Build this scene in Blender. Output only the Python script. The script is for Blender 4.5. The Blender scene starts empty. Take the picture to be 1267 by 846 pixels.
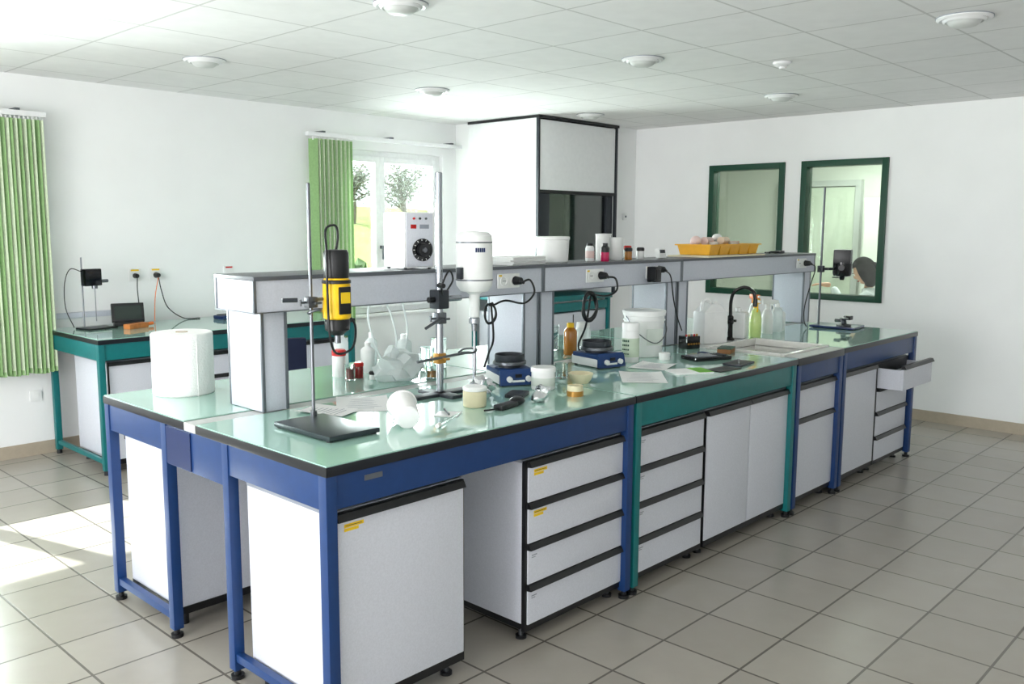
import bpy, bmesh, math, random
from mathutils import Vector, Matrix, noise as mnoise
random.seed(7)
SC=bpy.context.scene
def lin(c):
    c=c/255.0
    return c/12.92 if c<=.04045 else ((c+.055)/1.055)**2.4
MC={}
def mat(name,col,rough=.5,metal=0.,trans=0.,coat=0.,noise=.04,ns=25.,bump=0.,emit=0.,transl=0.,ior=1.45,spec=.5):
    if name in MC: return MC[name]
    m=bpy.data.materials.new(name); m.use_nodes=True
    nt=m.node_tree; b=nt.nodes['Principled BSDF']
    L=[lin(c) for c in col]
    tc=nt.nodes.new('ShaderNodeTexCoord'); nz=nt.nodes.new('ShaderNodeTexNoise')
    nz.inputs['Scale'].default_value=ns; nz.inputs['Detail'].default_value=3
    nt.links.new(tc.outputs['Object'],nz.inputs['Vector'])
    cr=nt.nodes.new('ShaderNodeValToRGB')
    cr.color_ramp.elements[0].position=.3; cr.color_ramp.elements[1].position=.7
    cr.color_ramp.elements[0].color=[max(0,c*(1-noise)) for c in L]+[1]
    cr.color_ramp.elements[1].color=[min(1,c*(1+noise)) for c in L]+[1]
    nt.links.new(nz.outputs['Fac'],cr.inputs['Fac'])
    nt.links.new(cr.outputs['Color'],b.inputs['Base Color'])
    b.inputs['Roughness'].default_value=rough; b.inputs['Metallic'].default_value=metal
    b.inputs['Transmission Weight'].default_value=trans; b.inputs['Coat Weight'].default_value=coat
    b.inputs['IOR'].default_value=ior; b.inputs['Specular IOR Level'].default_value=spec
    if emit:
        b.inputs['Emission Color'].default_value=L+[1]; b.inputs['Emission Strength'].default_value=emit
    if bump:
        bp=nt.nodes.new('ShaderNodeBump'); bp.inputs['Strength'].default_value=bump; bp.inputs['Distance'].default_value=.01
        nt.links.new(nz.outputs['Fac'],bp.inputs['Height']); nt.links.new(bp.outputs['Normal'],b.inputs['Normal'])
    if transl:
        out=nt.nodes['Material Output']; t=nt.nodes.new('ShaderNodeBsdfTranslucent'); mx=nt.nodes.new('ShaderNodeMixShader')
        nt.links.new(cr.outputs['Color'],t.inputs['Color']); mx.inputs[0].default_value=transl
        nt.links.new(b.outputs[0],mx.inputs[1]); nt.links.new(t.outputs[0],mx.inputs[2]); nt.links.new(mx.outputs[0],out.inputs[0])
    MC[name]=m; return m
def tilemat(name,c1,c2,cm,size,mortar,rough,bump=.3):
    m=bpy.data.materials.new(name); m.use_nodes=True; nt=m.node_tree; b=nt.nodes['Principled BSDF']
    tc=nt.nodes.new('ShaderNodeTexCoord'); br=nt.nodes.new('ShaderNodeTexBrick')
    br.offset=0; br.squash=1
    br.inputs['Scale'].default_value=1; br.inputs['Brick Width'].default_value=size; br.inputs['Row Height'].default_value=size
    br.inputs['Mortar Size'].default_value=mortar; br.inputs['Mortar Smooth'].default_value=.1
    br.inputs['Color1'].default_value=[lin(c) for c in c1]+[1]; br.inputs['Color2'].default_value=[lin(c) for c in c2]+[1]
    br.inputs['Mortar'].default_value=[lin(c) for c in cm]+[1]
    nt.links.new(tc.outputs['Object'],br.inputs['Vector'])
    nz=nt.nodes.new('ShaderNodeTexNoise'); nz.inputs['Scale'].default_value=9; nz.inputs['Detail'].default_value=6
    nt.links.new(tc.outputs['Object'],nz.inputs['Vector'])
    mx=nt.nodes.new('ShaderNodeMixRGB'); mx.blend_type='MULTIPLY'; mx.inputs[0].default_value=.12
    nt.links.new(br.outputs['Color'],mx.inputs[1]); nt.links.new(nz.outputs['Fac'],mx.inputs[2])
    nt.links.new(mx.outputs[0],b.inputs['Base Color'])
    b.inputs['Roughness'].default_value=rough
    bp=nt.nodes.new('ShaderNodeBump'); bp.inputs['Strength'].default_value=bump; bp.inputs['Distance'].default_value=.003; bp.invert=True
    nt.links.new(br.outputs['Fac'],bp.inputs['Height']); nt.links.new(bp.outputs['Normal'],b.inputs['Normal'])
    return m
def thinglass(name,tint=(245,250,248),base=.06):
    m=bpy.data.materials.new(name); m.use_nodes=True; nt=m.node_tree; nt.nodes.clear()
    o=nt.nodes.new('ShaderNodeOutputMaterial'); t=nt.nodes.new('ShaderNodeBsdfTransparent'); g=nt.nodes.new('ShaderNodeBsdfGlossy')
    t.inputs[0].default_value=[lin(c) for c in tint]+[1]; g.inputs['Roughness'].default_value=.02
    f=nt.nodes.new('ShaderNodeFresnel'); f.inputs[0].default_value=1.45
    a=nt.nodes.new('ShaderNodeMath'); a.operation='MULTIPLY_ADD'; a.inputs[1].default_value=.9; a.inputs[2].default_value=base-.04
    nt.links.new(f.outputs[0],a.inputs[0])
    x=nt.nodes.new('ShaderNodeMixShader'); nt.links.new(a.outputs[0],x.inputs[0]); nt.links.new(t.outputs[0],x.inputs[1]); nt.links.new(g.outputs[0],x.inputs[2])
    nt.links.new(x.outputs[0],o.inputs[0]); return m

# ---------------- mesh builder
class B:
    def __init__(s): s.v=[];s.f=[];s.m=[];s.s=[];s.mats=[]
    def mi(s,mt):
        if mt not in s.mats: s.mats.append(mt)
        return s.mats.index(mt)
    def put(s,bm,mt,smooth,M=None):
        M=M or Matrix(); off=len(s.v); i=s.mi(mt)
        bm.verts.index_update()
        for v in bm.verts: s.v.append(M@v.co)
        for f in bm.faces: s.f.append([off+v.index for v in f.verts]); s.m.append(i); s.s.append(smooth)
        bm.free(); return s
    def box(s,x0,y0,z0,x1,y1,z1,mt,bev=0.,M=None):
        bm=bmesh.new(); bmesh.ops.create_cube(bm,size=1)
        sx,sy,sz=x1-x0,y1-y0,z1-z0
        for v in bm.verts: v.co=Vector((x0+(v.co.x+.5)*sx,y0+(v.co.y+.5)*sy,z0+(v.co.z+.5)*sz))
        if bev>0: bmesh.ops.bevel(bm,geom=bm.edges[:],offset=min(bev,abs(sx)*.45,abs(sy)*.45,abs(sz)*.45),segments=2,affect='EDGES',profile=.7)
        bmesh.ops.recalc_face_normals(bm,faces=bm.faces[:])
        return s.put(bm,mt,bev>0,M)
    def cyl(s,p0,p1,r0,mt,r1=None,seg=24,bev=0.,M=None):
        p0=Vector(p0);p1=Vector(p1);d=p1-p0;l=d.length; r1=r0 if r1 is None else r1
        b=min(bev,l*.4,r0*.5,max(r1,1e-4)*.5) if bev else 0
        pr=[(0,0),(r0-b,0),(r0,b),(r1,l-b),(r1-b,l),(0,l)] if b else [(0,0),(r0,0),(r1,l),(0,l)]
        Q=Matrix.Translation(p0)@d.to_track_quat('Z','Y').to_matrix().to_4x4()
        return s.lathe(pr,mt,seg=seg,M=(M@Q if M else Q))
    def lathe(s,pr,mt,c=(0,0,0),seg=32,M=None,sx=1.,sy=1.):
        bm=bmesh.new(); rings=[]
        for r,z in pr:
            if r<=1e-6: rings.append([bm.verts.new((c[0],c[1],c[2]+z))])
            else: rings.append([bm.verts.new((c[0]+sx*r*math.cos(2*math.pi*i/seg),c[1]+sy*r*math.sin(2*math.pi*i/seg),c[2]+z)) for i in range(seg)])
        for a,b in zip(rings,rings[1:]):
            if len(a)==1 and len(b)==1: continue
            for i in range(seg):
                j=(i+1)%seg
                if len(a)==1: bm.faces.new((a[0],b[j],b[i]))
                elif len(b)==1: bm.faces.new((a[i],a[j],b[0]))
                else: bm.faces.new((a[i],a[j],b[j],b[i]))
        return s.put(bm,mt,True,M)
    def tube(s,pts,r,mt,seg=8,sub=6,M=None,rs=None):
        P=[Vector(p) for p in pts]
        if len(P)>2 and sub>1:
            Q=[]; E=[2*P[0]-P[1]]+P+[2*P[-1]-P[-2]]
            for i in range(1,len(E)-2):
                a,b,c,d=E[i-1:i+3]
                for k in range(sub):
                    t=k/sub; Q.append(.5*((2*b)+(c-a)*t+(2*a-5*b+4*c-d)*t*t+(3*b-a-3*c+d)*t**3))
            Q.append(P[-1]); 
        else: Q=P
        bm=bmesh.new(); rings=[]; up=None
        for i,p in enumerate(Q):
            t=(Q[min(i+1,len(Q)-1)]-Q[max(i-1,0)])
            if t.length<1e-9: t=Vector((0,0,1))
            t.normalize()
            if up is None: up=t.orthogonal().normalized()
            up=(up-t*up.dot(t)); up=up.normalized() if up.length>1e-6 else t.orthogonal().normalized()
            w=t.cross(up); rr=r if rs is None else rs[0]+(rs[1]-rs[0])*i/(len(Q)-1)
            rings.append([bm.verts.new(p+rr*(up*math.cos(2*math.pi*k/seg)+w*math.sin(2*math.pi*k/seg))) for k in range(seg)])
        for a,b in zip(rings,rings[1:]):
            for k in range(seg): bm.faces.new((a[k],a[(k+1)%seg],b[(k+1)%seg],b[k]))
        bm.faces.new(rings[0][::-1]); bm.faces.new(rings[-1])
        return s.put(bm,mt,True,M)
    def sph(s,c,r,mt,sc=(1,1,1),seg=20,M=None):
        bm=bmesh.new(); bmesh.ops.create_uvsphere(bm,u_segments=seg,v_segments=seg//2+2,radius=r)
        for v in bm.verts: v.co=Vector((c[0]+v.co.x*sc[0],c[1]+v.co.y*sc[1],c[2]+v.co.z*sc[2]))
        return s.put(bm,mt,True,M)
    def crumple(s,c,r,mt,amp=.4,sc=(1,1,1),freq=3.,sub=4,smooth=False,seed=0):
        bm=bmesh.new(); bmesh.ops.create_icosphere(bm,subdivisions=sub,radius=1)
        for v in bm.verts:
            n=v.co.normalized(); k=1+amp*(mnoise.noise(n*freq+Vector((seed,seed*2,0)))+.5*mnoise.noise(n*freq*2.7+Vector((0,seed,9))))
            v.co=Vector((c[0]+n.x*k*r*sc[0],c[1]+n.y*k*r*sc[1],max(c[2]+n.z*k*r*sc[2],c[2]-r*sc[2]*.8)))
        return s.put(bm,mt,smooth)
    def prism(s,poly,h0,h1,mt,M=None):
        bm=bmesh.new(); a=[bm.verts.new((x,y,h0)) for x,y in poly]; b=[bm.verts.new((x,y,h1)) for x,y in poly]
        bm.faces.new(a[::-1]); bm.faces.new(b); n=len(poly)
        for i in range(n): bm.faces.new((a[i],a[(i+1)%n],b[(i+1)%n],b[i]))
        bmesh.ops.recalc_face_normals(bm,faces=bm.faces[:])
        return s.put(bm,mt,False,M)
    def done(s,name,loc=(0,0,0),rz=0.,parent=None,ang=35):
        me=bpy.data.meshes.new(name); me.from_pydata([tuple(v) for v in s.v],[],s.f)
        for m in s.mats: me.materials.append(m)
        me.polygons.foreach_set('material_index',s.m); me.polygons.foreach_set('use_smooth',s.s)
        me.update(); me.set_sharp_from_angle(angle=math.radians(ang))
        o=bpy.data.objects.new(name,me); SC.collection.objects.link(o); o.location=loc; o.rotation_euler=(0,0,rz)
        if parent: o.parent=parent
        return o
def RX(a): return Matrix.Rotation(a,4,'X')
def RY(a): return Matrix.Rotation(a,4,'Y')
def RZ(a): return Matrix.Rotation(a,4,'Z')
def T(*a): return Matrix.Translation(a)

# ---------------- materials
wallm=mat('wall_paint',(243,244,244),.7,noise=.015,ns=3)
white=mat('white_plastic',(238,239,238),.35,noise=.02)
whitem=mat('white_metal_paint',(234,235,236),.3,noise=.02)
panel=mat('cabinet_laminate',(208,211,220),.4,noise=.05,ns=180)
lid=mat('cabinet_lid_grey',(140,146,156),.4)
black=mat('black_plastic',(20,21,24),.35)
blackg=mat('black_gloss',(12,13,16),.12)
darkg=mat('dark_grey_metal',(52,56,62),.4,metal=.3)
blue=mat('blue_powder_coat',(24,58,110),.38,noise=.05)
blued=mat('dark_blue_paint',(18,40,88),.3)
teal=mat('teal_powder_coat',(16,108,110),.38,noise=.05)
glasstop=mat('pale_green_glass_worktop',(166,208,194),.06,coat=.6,noise=.03,ns=2)
edge=mat('black_worktop_edge',(24,27,33),.3)
strip=mat('grey_service_strip',(190,193,190),.35)
alu=mat('aluminium_trim',(112,117,124),.35,metal=.6)
shelfw=mat('shelf_grey_panel',(200,203,214),.4,noise=.04,ns=150)
shelft=mat('shelf_dark_top',(86,90,96),.35)
chrome=mat('chrome',(160,164,170),.15,metal=1.)
steel=mat('brushed_steel',(112,115,120),.32,metal=1.)
foil=mat('aluminium_foil',(225,227,230),.18,metal=1.)
yel=mat('yellow_plastic',(240,192,16),.35)
tray=mat('yellow_tray_plastic',(246,188,60),.4,transl=.15)
pink=mat('pale_pink_plastic',(232,205,200),.5)
red=mat('red_plastic',(205,30,30),.35)
redl=mat('red_liquid',(130,10,8),.1,coat=.5)
amber=mat('amber_liquid',(176,112,36),.12,coat=.5)
orange=mat('orange_plastic',(240,120,30),.4)
paper=mat('paper',(240,241,240),.8,noise=.01)
greenp=mat('green_paper',(120,190,70),.7)
beige=mat('beige_ceramic',(222,214,180),.4)
gold=mat('brass_tape',(176,130,60),.35,metal=.4)
brown=mat('brown_sponge',(150,105,70),.9,bump=.6)
ceram=mat('sink_ceramic',(228,227,222),.12,coat=.5)
pvc=mat('pvc_window_frame',(240,241,242),.3)
greenf=mat('dark_green_frame',(10,66,46),.35)
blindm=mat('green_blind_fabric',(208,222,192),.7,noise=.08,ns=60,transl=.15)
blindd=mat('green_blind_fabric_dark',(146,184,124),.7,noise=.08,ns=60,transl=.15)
skirt=mat('baseboard_tile',(176,164,146),.4)
bluef=mat('blue_fabric',(22,30,56),.9,bump=.3)
translp=mat('translucent_plastic',(238,242,242),.25,trans=.25,transl=.35)
glass=mat('lab_glass',(240,248,246),.03,trans=1.,noise=0)
wglass=thinglass('window_glass',base=.05)
oglass=thinglass('interior_window_glass',(234,243,235),base=.04)
rwhite=mat('paper_towel',(242,242,240),.9,bump=.3,ns=120,noise=.02)
yl=mat('yellow_label',(240,200,30),.5)
floorm=tilemat('floor_tiles',(174,168,158),(165,159,149),(106,101,94),.333,.005,.26)
ceilm=tilemat('ceiling_tiles',(241,241,241),(237,237,237),(206,206,205),.6,.007,.8,.2)
lampw=mat('lamp_diffuser',(205,208,206),.4)
skin=mat('skin',(222,170,145),.5,noise=.04)
hair=mat('dark_hair',(14,10,9),.8,noise=.3,ns=80,spec=.15)
coat=mat('white_coat_cloth',(228,230,236),.85)
trous=mat('navy_trousers',(40,46,70),.9)

H=2.6175; YW=4.47; XW=6.253
def wall(name,axis,p0,p1,a0,a1,holes,m=wallm,z1=H):
    b=B()
    def bx(u0,u1,z0,zz):
        if u1-u0<1e-4 or zz-z0<1e-4: return
        if axis=='x': b.box(u0,p0,z0,u1,p1,zz,m)
        else: b.box(p0,u0,z0,p1,u1,zz,m)
    cur=a0
    for (h0,h1,q0,q1) in sorted(holes):
        bx(cur,h0,0,z1); bx(h0,h1,0,q0); bx(h0,h1,q1,z1); cur=h1
    bx(cur,a1,0,z1); return b.done(name)
# ---------------- room
B().box(-5,-4.6,-.1,9.4,YW+.2,0,floorm).done('floor')
B().box(-5,-4.6,H,9.4,YW+.2,H+.1,ceilm).done('ceiling')
W1=(-1.6,.45,.95,2.25); W2=(3.0,4.52,.80,2.30)
wall('wall_left','x',YW,YW+.2,-5,XW+.15,[W1,W2])
IW=[(.76,1.54,.97,2.21),(1.70,2.49,.97,2.21)]
wall('wall_right','y',XW,XW+.15,-4.6,YW,IW)
wall('wall_front','x',-4.75,-4.6,-5,XW+.15,[])
b=B(); b.box(4.70,4.22,0,XW,YW,H,wallm); b.box(5.83,3.38,0,XW,4.22,H,wallm); b.done('wall_alcove')
# adjoining office
ow=mat('office_wall_paint',(216,219,211),.7,noise=.02)
B().box(9.1,-.8,0,9.25,YW,H,ow).done('wall_office')
B().box(XW+.15,-.95,0,9.25,-.8,H,ow).done('wall_side')
B().box(XW+.15,YW,0,9.25,YW+.2,H,ow).done('wall_end')
b=B(); b.box(9.04,2.2,0,9.095,3.1,2.1,mat('office_door_paint',(200,208,192),.5),.01); b.box(9.02,2.12,0,9.095,2.19,2.18,strip); b.box(9.02,3.11,0,9.095,3.18,2.18,strip); b.box(9.02,2.19,2.11,9.095,3.11,2.18,strip); b.cyl((9.03,2.28,1.02),(8.99,2.28,1.02),.01,steel); b.cyl((8.99,2.28,1.02),(8.99,2.4,1.02),.009,steel); b.done('door_1')
b=B(); b.box(8.6,.9,0,9.09,1.9,1.95,mat('office_cupboard',(220,224,216),.5),.01); b.box(8.585,.92,.05,8.6,1.39,1.92,ow); b.box(8.585,1.41,.05,8.6,1.88,1.92,ow)
b.cyl((8.57,1.36,1),(8.57,1.36,1.15),.006,steel); b.cyl((8.57,1.44,1),(8.57,1.44,1.15),.006,steel); b.done('office_cupboard')
# baseboards
B().box(-5,YW-.012,0,4.70,YW,.09,skirt).done('baseboard_left')
B().box(XW-.012,-4.6,0,XW,3.38,.09,skirt).done('baseboard_right')
# interior windows
for i,(y0,y1,z0,z1) in enumerate(IW):
    b=B(); t=.055
    b.box(XW-.02,y0,z0,XW+.1,y0+t,z1,greenf,.004); b.box(XW-.02,y1-t,z0,XW+.1,y1,z1,greenf,.004)
    b.box(XW-.02,y0+t,z0,XW+.1,y1-t,z0+t,greenf,.004); b.box(XW-.02,y0+t,z1-t,XW+.1,y1-t,z1,greenf,.004)
    b.box(XW+.045,y0+t,z0+t,XW+.051,y1-t,z1-t,oglass)
    b.done('window_%d'%(i+3))
def pvcwin(w,sashes=2):
    x0,x1,z0,z1=w; b=B(); Y0=YW+.05; Y1=YW+.12; t=.05
    b.box(x0,Y0,z0,x0+t,Y1,z1,pvc,.005); b.box(x1-t,Y0,z0,x1,Y1,z1,pvc,.005); b.box(x0+t,Y0,z0,x1-t,Y1,z0+t,pvc,.005); b.box(x0+t,Y0,z1-t,x1-t,Y1,z1,pvc,.005)
    n=sashes; sw=(x1-x0-2*t)/n
    for i in range(n):
        a=x0+t+i*sw; c=a+sw; q=.055
        b.box(a,Y0-.02,z0+t,a+q,Y1-.02,z1-t,pvc,.006); b.box(c-q,Y0-.02,z0+t,c,Y1-.02,z1-t,pvc,.006)
        b.box(a+q,Y0-.02,z0+t,c-q,Y1-.02,z0+t+q,pvc,.006); b.box(a+q,Y0-.02,z1-t-q,c-q,Y1-.02,z1-t,pvc,.006)
        b.box(a+q,Y0+.02,z0+t+q,c-q,Y0+.026,z1-t-q,wglass)
    xm=(x0+x1)/2; b.box(xm-.012,Y0-.05,1.4,xm+.012,Y0-.02,1.43,steel); b.box(xm-.008,Y0-.06,1.3,xm+.008,Y0-.045,1.43,steel,.004)
    b.box(x0-.03,YW-.03,z0-.03,x1+.03,YW+.05,z0,white,.005)
    return b
b=pvcwin(W1); z=1.74      # unseen shutter slats added outside to cut the sun patch short
while z<2.24: b.box(W1[0]+.01,YW+.15,z,W1[1]-.01,YW+.165,z+.046,pvc,.006); z+=.05
b.done('window_1')
pvcwin(W2).done('window_2')
# vertical blinds
def blinds(name,x0,x1,z0,z1,n,rail,rot=68):
    b=B(); b.box(rail[0],YW-.13,z1+.0,rail[1],YW-.08,z1+.035,whitem,.004)
    for i in range(3):
        xx=rail[0]+(rail[1]-rail[0])*(.08+.42*i); b.box(xx,YW-.13,z1+.035,xx+.03,YW,z1+.05,steel)
    for i in range(n):
        x=x0+(x1-x0)*(i+.5)/n; M=T(x,YW-.105,0)@RZ(math.radians(rot+random.uniform(-7,7)))
        zz=z0+random.uniform(-.008,.012)
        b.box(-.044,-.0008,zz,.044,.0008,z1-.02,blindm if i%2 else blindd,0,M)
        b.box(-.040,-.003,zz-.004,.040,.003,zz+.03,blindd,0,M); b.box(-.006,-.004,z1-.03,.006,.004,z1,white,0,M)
    b.tube([(x1+.01,YW-.11,z1),(x1+.012,YW-.11,z0+.3),(x1+.03,YW-.11,z0+.27),(x1+.03,YW-.11,z0+.3),(x1+.025,YW-.11,z1)],.002,white)
    b.done(name)
blinds('vertical_blind',.22,.76,.60,2.33,20,(-1.6,.80),-48)
blinds('vertical_blind',2.93,3.31,.62,2.37,17,(2.88,4.66),-58)
# ceiling lamps
for (x,y) in [(1.21,1.09),(1.28,3.05),(3.05,1.05),(3.01,2.91),(3.20,-.71),(4.99,1.13),(4.95,2.96)]:
    b=B(); b.lathe([(.125,0),(.125,-.008),(.112,-.016),(.100,-.012),(.094,-.020),(.085,-.024)],whitem,(0,0,0),40)
    b.lathe([(.085,-.024),(.078,-.020),(.068,-.032),(.055,-.042),(.0,-.046)],lampw,(0,0,0),40); b.lathe([(.101,-.013),(.098,-.006),(.093,-.0195)],darkg,(0,0,0),40); b.lathe([(.126,0),(.128,0),(.128,-.004),(.126,-.004)],lid,(0,0,0),40)
    b.done('ceiling_lamp',(x,y,H))
b=B(); b.lathe([(.055,0),(.055,-.012),(.04,-.024),(.02,-.028),(.018,-.038),(0,-.04)],whitem); b.box(.03,-.004,-.026,.042,.004,-.022,red); b.done('smoke_detector',(3.71,.48,H))

# ---------------- fume hood
b=B(); hx0,hx1,hy0,hy1=4.615,5.80,3.28,4.20
b.box(hx0,hy0+.03,.95,hx0+.03,hy1,2.59,whitem); b.box(hx1-.03,hy0+.03,.95,hx1,hy1,2.59,whitem)
b.box(hx0+.03,hy1-.03,.95,hx1-.03,hy1,2.59,mat('hood_interior',(175,180,183),.4)); b.box(hx0-.01,hy0-.01,2.59,hx1+.01,hy1,2.614,black)
b.box(hx0+.03,hy0+.01,1.95,hx1-.03,hy0+.03,2.58,whitem,.003)
b.box(hx0-.003,hy0,.95,hx0+.02,hy0+.03,2.59,darkg); b.box(hx1-.022,hy0,.95,hx1+.003,hy0+.03,2.59,darkg)
b.box(hx0+.03,hy0+.005,1.92,hx1-.03,hy0+.05,1.95,black)
b.box(hx0+.03,hy0+.03,1.1,hx0+.19,hy0+.10,1.92,darkg,.004); b.box(hx1-.12,hy0+.03,1.1,hx1-.03,hy0+.10,1.92,darkg,.004)
b.box(hx0+.19,hy0+.06,1.28,hx1-.12,hy0+.066,1.92,wglass); b.box(hx0+.19,hy0+.05,1.25,hx1-.12,hy0+.075,1.28,alu,.003)
b.box(hx0+.48,hy0+.09,1.28,hx0+.50,hy0+.10,1.92,alu)
b.box(hx0,hy0+.03,.90,hx1,hy1,.95,teal,.004)
for x in (hx0+.02,hx1-.06):
    for y in (hy0+.04,hy1-.06): b.box(x,y,0,x+.04,y+.04,.9,teal,.003)
b.box(hx0+.07,hy0+.06,.08,hx1-.07,hy1-.08,.78,panel,.003); b.box(hx0+.07,hy0+.04,.80,hx1-.07,hy0+.07,.88,teal)
b.box((hx0+hx1)/2-.004,hy0+.055,.1,(hx0+hx1)/2+.004,hy0+.062,.76,black)
b.done('fume_hood')

# ---------------- cabinets
PX=Matrix(((0,0,1,0),(1,0,0,0),(0,1,0,0),(0,0,0,1)))
def front(b,x0,x1,z0,z1,yf,label=False):
    b.box(x0,yf,z0,x1,yf+.018,z1-.024,panel,.0025)
    b.prism([(yf-.016,z1-.022),(yf+.018,z1-.026),(yf+.018,z1),(yf-.004,z1)],x0,x1,black,PX)
    if label:
        b.box(x0+.03,yf-.0008,z1-.048,x0+.105,yf,z1-.036,yl); b.box(x0+.03,yf-.0008,z1-.060,x0+.085,yf,z1-.050,yl); b.box(x0+.035,yf-.0012,z1-.043,x0+.098,yf-.0006,z1-.041,darkg)
    elif label is False:
        b.box(x0+.02,yf-.0008,z1-.05,x0+.05,yf,z1-.046,lid); b.box(x0+.02,yf-.0008,z1-.058,x0+.042,yf,z1-.055,lid)
def cabinet(name,x0,x1,y0,y1,z0,z1,kind,label=None):
    b=B(); yf=y0
    b.box(x0,y0+.022,z0+.03,x1,y1,z1-.012,panel,.002); b.box(x0-.002,y0+.02,z1-.012,x1+.002,y1+.002,z1,lid,.002)
    b.box(x0,y0+.006,z0,x1,y0+.022,z1-.004,black); b.box(x0+.01,y0+.04,z0,x1-.01,y1-.01,z0+.03,black)
    if kind=='door': front(b,x0+.008,x1-.008,z0+.035,z1-.005,yf,label)
    elif kind=='doors2':
        m=(x0+x1)/2; front(b,x0+.006,m-.003,z0+.03,z1-.005,yf,None); front(b,m+.003,x1-.006,z0+.03,z1-.005,yf,None)
        b.box(x0,yf+.001,z0,x1,yf+.006,z0+.025,black)
    elif kind=='drawers':
        n=4; h=(z1-z0-.03)/n
        for i in range(n): front(b,x0+.014,x1-.014,z0+.028+i*h,z0+.025+(i+1)*h,yf,(label and i>=2) if label else False)
    elif kind=='mixed':
        front(b,x0+.008,x1-.008,z0+.03,z1-.20,yf,None); front(b,x0+.008,x1-.008,z1-.195,z1-.005,yf,None)
    elif kind=='open':
        n=4; h=(z1-z0-.03)/n
        for i in range(n-1): front(b,x0+.014,x1-.014,z0+.028+i*h,z0+.025+(i+1)*h,yf,None)
        za=z0+.028+3*h; zb=z1-.004; o=.16
        front(b,x0+.014,x1-.014,za,zb,yf-o,None); b.box(x0+.014,yf-o+.018,za,x0+.026,yf+.006,zb-.03,panel); b.box(x1-.026,yf-o+.018,za,x1-.014,yf+.006,zb-.03,panel)
        b.box(x0+.026,yf-o+.018,za,x1-.026,yf+.006,za+.008,lid); b.box(x0+.05,yf-o+.04,za+.01,x1-.1,yf-.03,zb-.06,mat('drawer_contents',(190,196,200),.5),.01)
    for x in (x0+.04,x1-.04):
        for y in (y0+.06,y1-.05):
            b.cyl((x,y,.0),(x,y,.012),.022,black); b.cyl((x,y,.012),(x,y,z0),.010,steel)
    return b.done(name)
cabinet('base_cabinet',.045,.60,.03,.54,.06,.735,'door',True)
cabinet('drawer_cabinet',.92,1.555,.03,.54,.05,.735,'drawers',True)
cabinet('drawer_cabinet',1.635,2.20,.03,.54,.05,.735,'drawers')
cabinet('base_cabinet',2.215,3.065,.03,.54,.05,.735,'doors2')
cabinet('base_cabinet',3.165,3.69,.03,.54,.05,.735,'mixed')
cabinet('base_cabinet',3.78,4.32,.03,.54,.05,.735,'door')
cabinet('drawer_cabinet',4.335,4.89,.03,.54,.05,.735,'open')
# rear side cabinets
def rearcab(x0,x1):
    b=B(); b.box(x0,1.12,.09,x1,1.56,.728,panel,.002); b.box(x0-.002,1.118,.728,x1+.002,1.562,.74,lid,.002); b.box(x0,1.115,.06,x1,1.56,.09,black)
    b.box(x0+.01,1.562,.1,x1-.01,1.578,.70,panel,.002); b.box(x0+.01,1.562,.702,x1-.01,1.595,.725,black)
    for x in (x0+.04,x1-.04):
        for y in (1.17,1.52): b.cyl((x,y,0),(x,y,.06),.018,black)
    b.done('base_cabinet')
rearcab(.06,.75); rearcab(1.65,2.4); rearcab(2.42,3.05); rearcab(3.8,4.85)

# ---------------- island bench
L=4.95; W=1.62
b=B()
def leg(x,y,m,s=.04,zt=.865):
    b.box(x-s/2,y-s/2,.035,x+s/2,y+s/2,zt,m,.003); b.cyl((x,y,0),(x,y,.014),.024,black); b.cyl((x,y,.014),(x,y,.036),.012,black)
def frame(x0,x1,m,lx=None):
    for (ya,yb) in ((.025,.61),(1.075,1.595)):
        for x in (x0+.022,x1-.022):
            leg(x,ya,m); leg(x,yb,m)
            b.box(x-.016,ya+.02,.755,x+.016,yb-.02,.865,m,.003); b.box(x-.014,ya+.02,.07,x+.014,yb-.02,.10,m,.003)
    b.box(x0+.042,.012,.755,x1-.042,.036,.865,m,.003); b.box(x0+.042,1.585,.755,x1-.042,1.605,.865,m,.003)
    for x in (x0+.022,x1-.022): b.box(x-.015,.632,.71,x+.015,1.053,.862,m,.003)
frame(0,1.575,blue); 
frame(1.59,3.10,teal); frame(3.115,3.715,blue); frame(3.73,L,blue)
b.box(.002,.86,.715,.007,1.05,.858,blued)
b.box(.15,.0095,.825,.22,.012,.842,alu)
for (x0,x1) in ((0,1.578),(1.584,3.108),(3.722,L)):
    b.box(x0,0,.865,x1,.81,.896,edge,.003); b.box(x0+.004,.004,.896,x1-.004,.806,.9,glasstop)
    b.box(x0,.90,.865,x1,W,.896,edge,.003); b.box(x0+.004,.904,.896,x1-.004,W-.004,.9,glasstop)
b.box(3.112,.90,.865,3.718,W,.896,edge,.003); b.box(3.116,.904,.896,3.714,W-.004,.9,glasstop)
b.box(0,.812,.865,L,.898,.897,strip,.003)
b.box(3.112,0,.855,3.718,.09,.896,edge,.003); b.box(3.116,.003,.896,3.714,.09,.9,strip)
b.box(3.112,.60,.865,3.718,.81,.9,ceram,.003)
b.done('island_lab_bench')
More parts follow.
